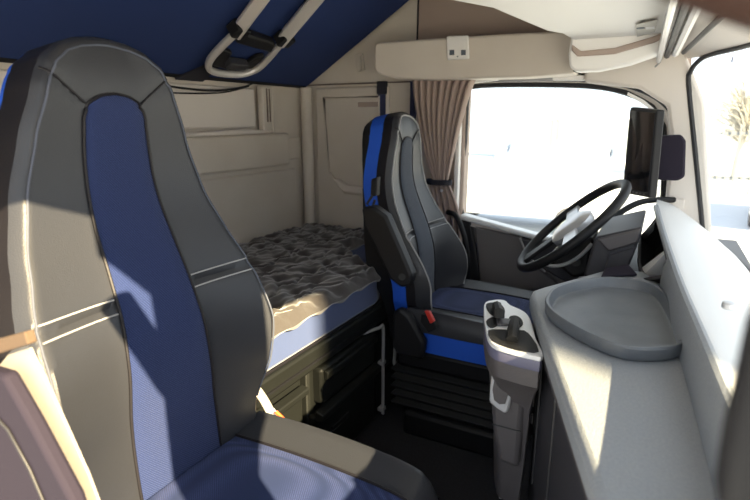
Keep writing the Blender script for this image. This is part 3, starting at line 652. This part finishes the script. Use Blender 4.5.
# tray on the dash
to = [(547, 299), (556, 288), (580, 281), (610, 278), (645, 282), (662, 290), (674, 308), (686, 332), (686, 342), (676, 348), (650, 350), (622, 347), (595, 337), (568, 323), (550, 309)]
tr_ = [P(a-1, b, z=.825) for a, b in to]; tc_ = sum(tr_, Vector())/len(tr_)
def scl(pts, f, z): return [Vector((tc_.x+(p.x-tc_.x)*f, tc_.y+(p.y-tc_.y)*f, z)) for p in pts]
tpn = closedpath(tr_, 4)
rings = [scl(tpn, .90, .8015), scl(tpn, .97, .8015), scl(tpn, 1.0, .808), scl(tpn, 1.01, .825), scl(tpn, .995, .829), scl(tpn, .955, .829), scl(tpn, .94, .825), scl(tpn, .90, .8095), scl(tpn, .86, .807), scl(tpn, .45, .807)]
ty = MB().loft(rings, caps=True).build('dash_tray', M['tray'])
tag(ty, 'dark rounded tray with raised rim lying on the grey dashboard', 'tray')

# ================================================================== CUP HOLDER CONSOLE
co = thing('cup_console', (-.28, 1.15, .3), 'grey console with white rimmed cup holders at the dash end', 'console')
ct_px = [(484, 306), (492, 301), (504, 301), (510, 306), (523, 312), (530, 320), (536, 340), (543, 357), (530, 356), (506, 350), (492, 344), (486, 332)]
ctop = [P(a, b, z=.765) for a, b in ct_px]
ctop = closedpath(ctop, 3); cc = sum(ctop, Vector())/len(ctop)
def cr(f, z, dx=0, dy=0): return [Vector((cc.x+(p.x-cc.x)*f+dx, cc.y+(p.y-cc.y)*f+dy, z)) for p in ctop]
MB().loft([cr(.50, .33, .0, .06), cr(.60, .45, .0, .055), cr(.68, .60, .0, .05), cr(.86, .67, .0, .02), cr(.97, .70), cr(.975, .742)]).build('console_body', M['dash_mid'], co)
MB().loft([cr(.98, .735), cr(.99, .740), cr(.99, .754), cr(.98, .757)]).build('lilac_band', M['lilac'], co)
MB().loft([cr(.985, .757), cr(1.0, .759), cr(1.0, .767), cr(.985, .768)]).build('rim', M['white_rim'], co, smooth=True)
z1 = .7685
def blob(px, dz, name, m, n=3):
    pts = closedpath([P(a, b, z=z1) for a, b in px], n)
    return MB().prism(pts, (0, 0, dz)).build(name, m, co, bevel=.0008)
blob([(486, 305), (493, 303), (501, 305), (505, 311), (503, 317), (497, 318), (489, 313)], .002, 'cup_well', M['rubber'])
blob([(486, 322), (491, 318), (498, 318), (497, 326), (490, 328)], .002, 'cup_well', M['rubber'])
blob([(509, 318), (515, 316), (521, 319), (523, 325), (517, 329), (511, 327)], .002, 'cup_well', M['rubber'])
blob([(488, 331), (500, 330), (512, 331), (524, 331), (532, 338), (539, 352), (525, 352), (508, 348), (492, 341)], .002, 'open_bin', M['rubber'], 2)
MB().prism([P(a, b, z=.77) for a, b in [(496, 319), (511, 320), (511, 326), (497, 326)]], (0, 0, .004)).build('cup_clip', M['dash_mid'], co, bevel=.002)
MB().tube([P(515, 322, z=.775), P(513, 330, z=.785), P(512, 340, z=.775)], .012, n=8).build('rubber_finger', M['rubber'], co)
MB().tube([P(497, 306, z=.775), P(499, 313, z=.79), P(499, 318, z=.78)], .012, n=8).build('rubber_finger', M['rubber'], co)
# handle recess on the body
yb = 1.02
hr = closedpath([P(a, b, y=1.030) for a, b in [(491, 377), (496, 374), (511, 381), (512, 388), (508, 411), (503, 413), (492, 405), (489, 400)]], 2)
fcp = MB().prism(hr, (0, .03, 0)).build('handle_bezel', M['silver'], co, bevel=.004)
MB().prism(closedpath([P(a, b, y=1.025) for a, b in [(494, 381), (507, 386), (505, 404), (494, 400)]], 2), (0, .008, 0)).build('handle_recess', M['dash_mid'], fcp)
MB().prism([P(a, b, y=1.045) for a, b in [(487, 366), (527, 374), (526, 384), (521, 440), (518, 470), (498, 462), (492, 430)]], (.0, .16, 0)).build('lower_shroud', M['dash_mid'], co, bevel=.012)
MB().tube([P(492, 424, y=1.044), P(521, 432, y=1.044)], .0015).build('shroud_seam', M['seal'], co)
MB().prism([P(a, b, y=1.14) for a, b in [(498, 452), (508, 458), (519, 470), (516, 500), (498, 500)]], (0, .03, 0)).build('foot_trim', M['silver'], co, bevel=.006)

# ================================================================== INSTRUMENTS, WHEEL
ic = thing('instrument_cluster', (-.1, 1.75, .75), 'dark grey instrument hood standing behind the steering wheel', 'instrument cluster')
MB().prism(onY([(595, 237), (643, 227), (641, 236), (636, 249), (629, 267), (604, 275), (590, 279), (583, 277)], 1.60), (0, .34, 0)).build('hood', M['dash_dark'], ic, bevel=.008)
MB().prism(onY([(597, 239), (641, 229), (637, 243), (609, 252), (604, 247)], 1.592), (0, .012, 0)).build('side_band', M['dash_mid'], ic, bevel=.005)
MB().prism(onY([(609, 255), (636, 247), (629, 265), (603, 273)], 1.594), (0, .012, 0)).build('lower_band', M['dash_dark'], ic, bevel=.004)
MB().prism([P(601, 278, z=.802), P(605, 270, z=.802), P(628, 266, z=.802), P(637, 276, z=.802)], (0, 0, .006)).build('base_plate', M['plum'], ic, bevel=.002)
cl = thing('steering_column', (-.2, 1.8, .6), 'dark steering column shroud with stalks under the wheel', 'steering column')
MB().prism(onY([(543, 262), (556, 249), (575, 236), (594, 238), (588, 276), (572, 279), (562, 270)], 1.72), (0, .16, 0)).build('shroud', M['black'], cl, bevel=.012)
MB().tube(smoothpath(onY([(541, 262), (552, 266), (566, 264), (580, 256), (592, 244)], 1.70)), .006).build('stalk', M['piping'], cl)
MB().cyl(P(576, 262, y=1.70), P(576, 262, y=1.72), .014).build('ignition', M['rubber'], cl)
MB().prism([(-.30, 1.60, .50), (-.14, 1.58, .755), (-.05, 1.58, .755), (-.05, 1.58, .40)], (0, .45, 0)).build('knee_panel', M['dash_dark'], cl, bevel=.01)

sw = thing('steering_wheel', (-.245, 1.80, .72), 'black steering wheel seen almost edge-on beside the window', 'steering wheel')
C0 = P(571, 226, y=1.81); ax1 = Vector((.275, 0, .262)).normalized(); ax2 = Vector((0, 1, 0)); nrm = ax1.cross(ax2).normalized()
nrm = Vector((-.66, -.17, .72)).normalized(); ax1 = (ax1-nrm*ax1.dot(nrm)).normalized(); ax2 = nrm.cross(ax1)
def wp(a, r, h=0): return C0+ax1*r*math.cos(a)+ax2*r*math.sin(a)+nrm*h
RW = .205
MB().tube([wp(2*PI*i/64, RW) for i in range(64)], .015, n=12, closed=True).build('rim', M['black'], sw)
MB().loft([[wp(2*PI*i/24, r, h) for i in range(24)] for r, h in ((.055, -.05), (.075, -.02), (.078, 0), (.06, .014), (.02, .018))]).build('airbag_hub', M['silver'], sw)
for aa in (R(90), R(-90), R(180)):
    d = .022 if aa != R(180) else .026
    q = [wp(aa-.35, .07), wp(aa+.35, .07), wp(aa+d/RW*1.2, RW-.006), wp(aa-d/RW*1.2, RW-.006)]
    MB().prism([p+nrm*.004 for p in q], nrm*-.014).build('spoke', M['silver'] if aa != R(180) else M['black'], sw, bevel=.004)
MB().cyl(C0-nrm*.04, C0-nrm*.16, .04).build('column_collar', M['black'], sw)

# monitor on the pillar
mo_ = thing('camera_monitor', (-.06, 2.05, .95), 'tall black mirror camera monitor on the windscreen pillar', 'monitor')
TL, TR_, BL, BR = P(630, 107, y=2.10), P(657, 110, y=1.98), P(622, 193, y=2.10), P(649, 198, y=1.98)
nn = (TR_-TL).cross(BL-TL).normalized(); nn = nn if nn.y < 0 else -nn
MB().prism([TL, TR_, BR, BL], -nn*.030).build('housing', M['black'], mo_, bevel=.006, seg=3)
cc_ = (TL+TR_+BL+BR)/4
MB().prism([cc_+(p-cc_)*.93+nn*.001+(Vector((0, 0, .008)) if p in (BL, BR) else Vector()) for p in (TL, TR_, BR, BL)], nn*.001).build('display', M['screen'], mo_, smooth=False)
for k in range(6):
    q = BL.lerp(BR, .18+.13*k)+Vector((0, 0, .010))+nn*.002; MB().box((-.003, -.002, -.002), (.003, .002, .002), Matrix.Translation(q)).build('button', M['dash_mid'], mo_)
MB().prism(onY([(656, 136), (682, 135), (686, 141), (685, 177), (678, 181), (655, 180)], 2.14), (0, .10, 0)).build('pillar_bracket', M['plum'], mo_, bevel=.008)
hs = MB().tube(smoothpath([P(604, 238, y=1.93), P(609, 226, y=1.97), P(620, 213, y=2.05), P(638, 203, y=2.15), P(655, 200, y=2.24), P(674, 200, y=2.31)]), .011).build('flexible_arm', M['shell'])
tag(hs, 'curved black flexible arm from the pillar to the instrument hood', 'arm')

# near pillar cover and door frame piece, close to the lens side
st(MB().prism(onY([(753, 335), (741, 390), (727, 450), (716, 520), (830, 520), (830, 300), (770, 300)], .21), (0, .025, 0)).build('trim_9', M['shell'], bevel=.006))
st(MB().prism([(.10, .16, .80), (.10, .29, .80), (.10, .30, 1.02), (.10, .42, 1.12), (.10, .42, 1.50), (.10, .16, 1.50)], (.05, 0, 0)).build('trim_10', M['dash_dark'], bevel=.01))  # unseen pillar, widened higher up to keep sun off the seat's right bolster
hdl = MB().tube(smoothpath([(-.12, .21, 1.335), (-.02, .21, 1.280), (.03, .21, 1.255), (.06, .21, 1.247), (.13, .21, 1.245)]), .030, n=14).build('door_grab_bar', M['dark_brown'])
tag(hdl, 'dark brown padded bar crossing the upper right corner', 'grab bar')

# ================================================================== OUTSIDE
gz = -1.3
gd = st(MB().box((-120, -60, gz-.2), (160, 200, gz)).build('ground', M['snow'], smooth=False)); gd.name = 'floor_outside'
mw = {k: mat(k, c, .8, col2=tuple(x*.9 for x in c), cscale=.6) for k, c in {'wall_blue': (.30, .35, .38), 'wall_grey': (.33, .35, .40), 'wall_tan': (.36, .335, .30), 'snowy_white': (.80, .82, .85), 'tree_bark': (.50, .48, .42), 'car_red': (.55, .09, .08), 'car_body': (.70, .73, .78), 'car_glass': (.45, .50, .56), 'tyre': (.12, .12, .13), 'fence_paint': (.22, .24, .26)}.items()}
YW = 36
def outw(px, z, Y=YW):
    p = P(px, 120, y=Y); p.z = z; return p
secs = [(505, 527, 'wall_blue', 1.22), (527, 548, 'wall_grey', 1.20), (548, 560, 'wall_tan', 1.20), (560, 598, 'wall_grey', 1.25), (598, 645, 'wall_blue', 1.18)]
for a, b, k, h in secs:
    p, q = outw(a, gz), outw(b, gz)
    r_ = thing('container_building', ((p.x+q.x)/2, YW+1.2, gz), {'wall_blue': 'pale blue container wall', 'wall_grey': 'grey container wall', 'wall_tan': 'tan narrow container wall'}[k]+(' at the left end of the far row' if a == 505 else ' behind the monitor at the right of the far row' if a == 598 else ' left of the tan one in the far row' if a == 527 else ' right of the tan one in the far row' if a == 560 else ' in the far row'), 'container', 'container row beyond the snow')
    m = MB(); n = max(4, int((q.x-p.x)/.35)); pts = [Vector((p.x+(q.x-p.x)*i/n-.0, YW+(.03 if i % 2 else 0), gz)) for i in range(n+1)]
    m.prism(pts+[Vector((q.x, YW+2.4, gz)), Vector((p.x, YW+2.4, gz))], (0, 0, h-gz)).build('corrugated_wall', mw[k], r_, smooth=False)
    MB().box((p.x, YW-.05, h), (q.x, YW+2.4, h+.18)).build('snow_roof', M['snow_roof'], r_, bevel=.05)
def mound(cx, cy, rx, ry, h, lbl_):
    def f(u, v):
        a = u*2*PI; r = v; k = (1-r*r)
        return Vector((cx+rx*r*math.cos(a), cy+ry*r*math.sin(a), gz-.02+h*k*(1+.2*math.sin(a*3+cx)+.15*math.sin(a*5))))
    o = MB().grid(f, 40, 12).build('snow_bank', M['snow']); tag(o, lbl_, 'snow bank', 'snow banks by the far wall'); return o
for i, (px, s, w) in enumerate([(512, .9, 1.2), (562, 1.1, 1.3), (615, .8, 1.2)]):
    p = outw(px, gz, 33); mound(p.x, 33, w, 1.6, s, ['snow bank before the left end of the containers', 'wide snow bank before the middle containers', 'low snow bank before the right containers'][i])
def car(name, cx, cy, rz, body, label):
    o = thing(name, (cx, cy, gz), label, 'car', None)
    Mx = Matrix.Translation((cx, cy, gz)) @ Matrix.Rotation(rz, 4, 'Z')
    side = [(-2.2, .35), (-2.25, .80), (-2.05, .98), (-1.55, 1.02), (-1.0, 1.45), (.4, 1.48), (1.05, 1.02), (2.0, .88), (2.2, .60), (2.2, .35)]
    MB().prism([Mx @ Vector((a, -.85, b)) for a, b in side], Mx.to_3x3() @ Vector((0, 1.7, 0))).build('car_body', body, o, bevel=.08, seg=3)
    for sy in (-.86, .84): MB().prism([Mx @ Vector((a, sy, b)) for a, b in [(-1.35, 1.03), (-.93, 1.38), (.35, 1.40), (.85, 1.03)]], Mx.to_3x3() @ Vector((0, .02, 0))).build('side_window', mw['car_glass'], o)
    for sx in (-1.35, 1.35):
        for sy in (-.88, .70):
            w = MB().cyl(Mx @ Vector((sx, sy, .33)), Mx @ Vector((sx, sy+.18, .33)), .33, n=28).build('wheel', mw['tyre'], o, bevel=.03)
            MB().cyl(Mx @ Vector((sx, sy-.01 if sy < 0 else sy+.18, .33)), Mx @ Vector((sx, sy if sy < 0 else sy+.19, .33)), .20, n=20).build('hub_cap', M['silver'], w)
    for sy in (-.8, .45): MB().box((-2.27, sy, .68), (-2.2, sy+.35, .84), Mx).build('tail_light', mw['car_red'], o)
    MB().box((-1.0, -.7, 1.47), (.4, .7, 1.56), Mx).build('snow_cover', M['snow_roof'], o, bevel=.04)
    return o
p = P(619, 185, y=12); car('parked_car', p.x-2.25, 12.9, R(180), mw['snowy_white'], 'white car under snow seen through the driver window')
q = P(757, 212, z=gz+.33); car('parked_car', q.x+1.35*math.cos(R(80))+.7, q.y+1.0, R(80), mw['car_body'], 'pale car with a round wheel seen through the windscreen')
# fence and tree at the right
p0, p1 = P(712, 150, y=22), P(800, 150, y=22)
fn = thing('picket_fence', (p0.x, 22, gz), 'pale upright picket fence far beyond the windscreen', 'fence')
MB().box((p0.x, 22.02, gz+.5), (p1.x, 22.06, gz+.6)).box((p0.x, 22.02, gz+2.0), (p1.x, 22.06, gz+2.1)).build('fence_rail', mw['fence_paint'], fn)
x = p0.x
while x < p1.x:
    MB().box((x, 21.98, gz), (x+.06, 22.02, gz+2.35)).build('picket', mw['fence_paint'], fn); x += .24
tx = P(745, 120, y=27)
trr = thing('bare_tree', (tx.x, 27, gz), 'hazy brown bare tree beyond the picket fence', 'tree')
m = MB().tube([(tx.x, 27, gz), (tx.x+.1, 27, gz+3)], [.22, .14]); random.seed(3)
m.build('trunk', mw['tree_bark'], trr)
m = MB()
for k in range(260):
    a = random.uniform(0, 2*PI); e = random.uniform(.1, 1.3); L = random.uniform(1.4, 3.0); b0 = Vector((tx.x+.1, 27, gz+random.uniform(1.4, 3)))
    d = Vector((math.cos(a)*math.cos(e), math.sin(a)*math.cos(e), math.sin(e)))
    m.tube([b0, b0+d*L*.5+Vector((0, 0, .1)), b0+d*L], [.035, .022, .006], n=4)
m.build('branches', mw['tree_bark'], trr)
# wiper lying outside the glass
wpr = thing('windscreen_wiper', (.3, 1.8, .7), 'dark wiper arm outside at the foot of the windscreen', 'wiper')
a, b, c = P(719, 251, y=2.15), P(735, 262, y=2.0), P(760, 285, y=1.78)
for v in (a, b, c): v.x = max(v.x, .20)
MB().tube([a, b, c], .017, n=8).build('wiper_arm', M['rubber'], wpr)
MB().tube([a+Vector((0, 0, .0)), a.lerp(b, .45)], .021, n=8).build('arm_cap', M['silver'], wpr)

# unseen block added in front of the cab: it shades the driver side from the low sun
shd = thing('sun_blocker', (7, -1, gz), 'grey square silo added out of view to shade the driver side', 'blocker')
e0 = .75-5.8*math.tan(SUN_AZ)
MB().box((6, e0, gz), (8, e0+2.1, gz+7.5)).build('blocker_wall', mw['wall_grey'], shd)
MB().box((5.9, e0, gz+7.5), (8.1, e0+2.1, gz+7.7)).build('blocker_roof', M['snow_roof'], shd)
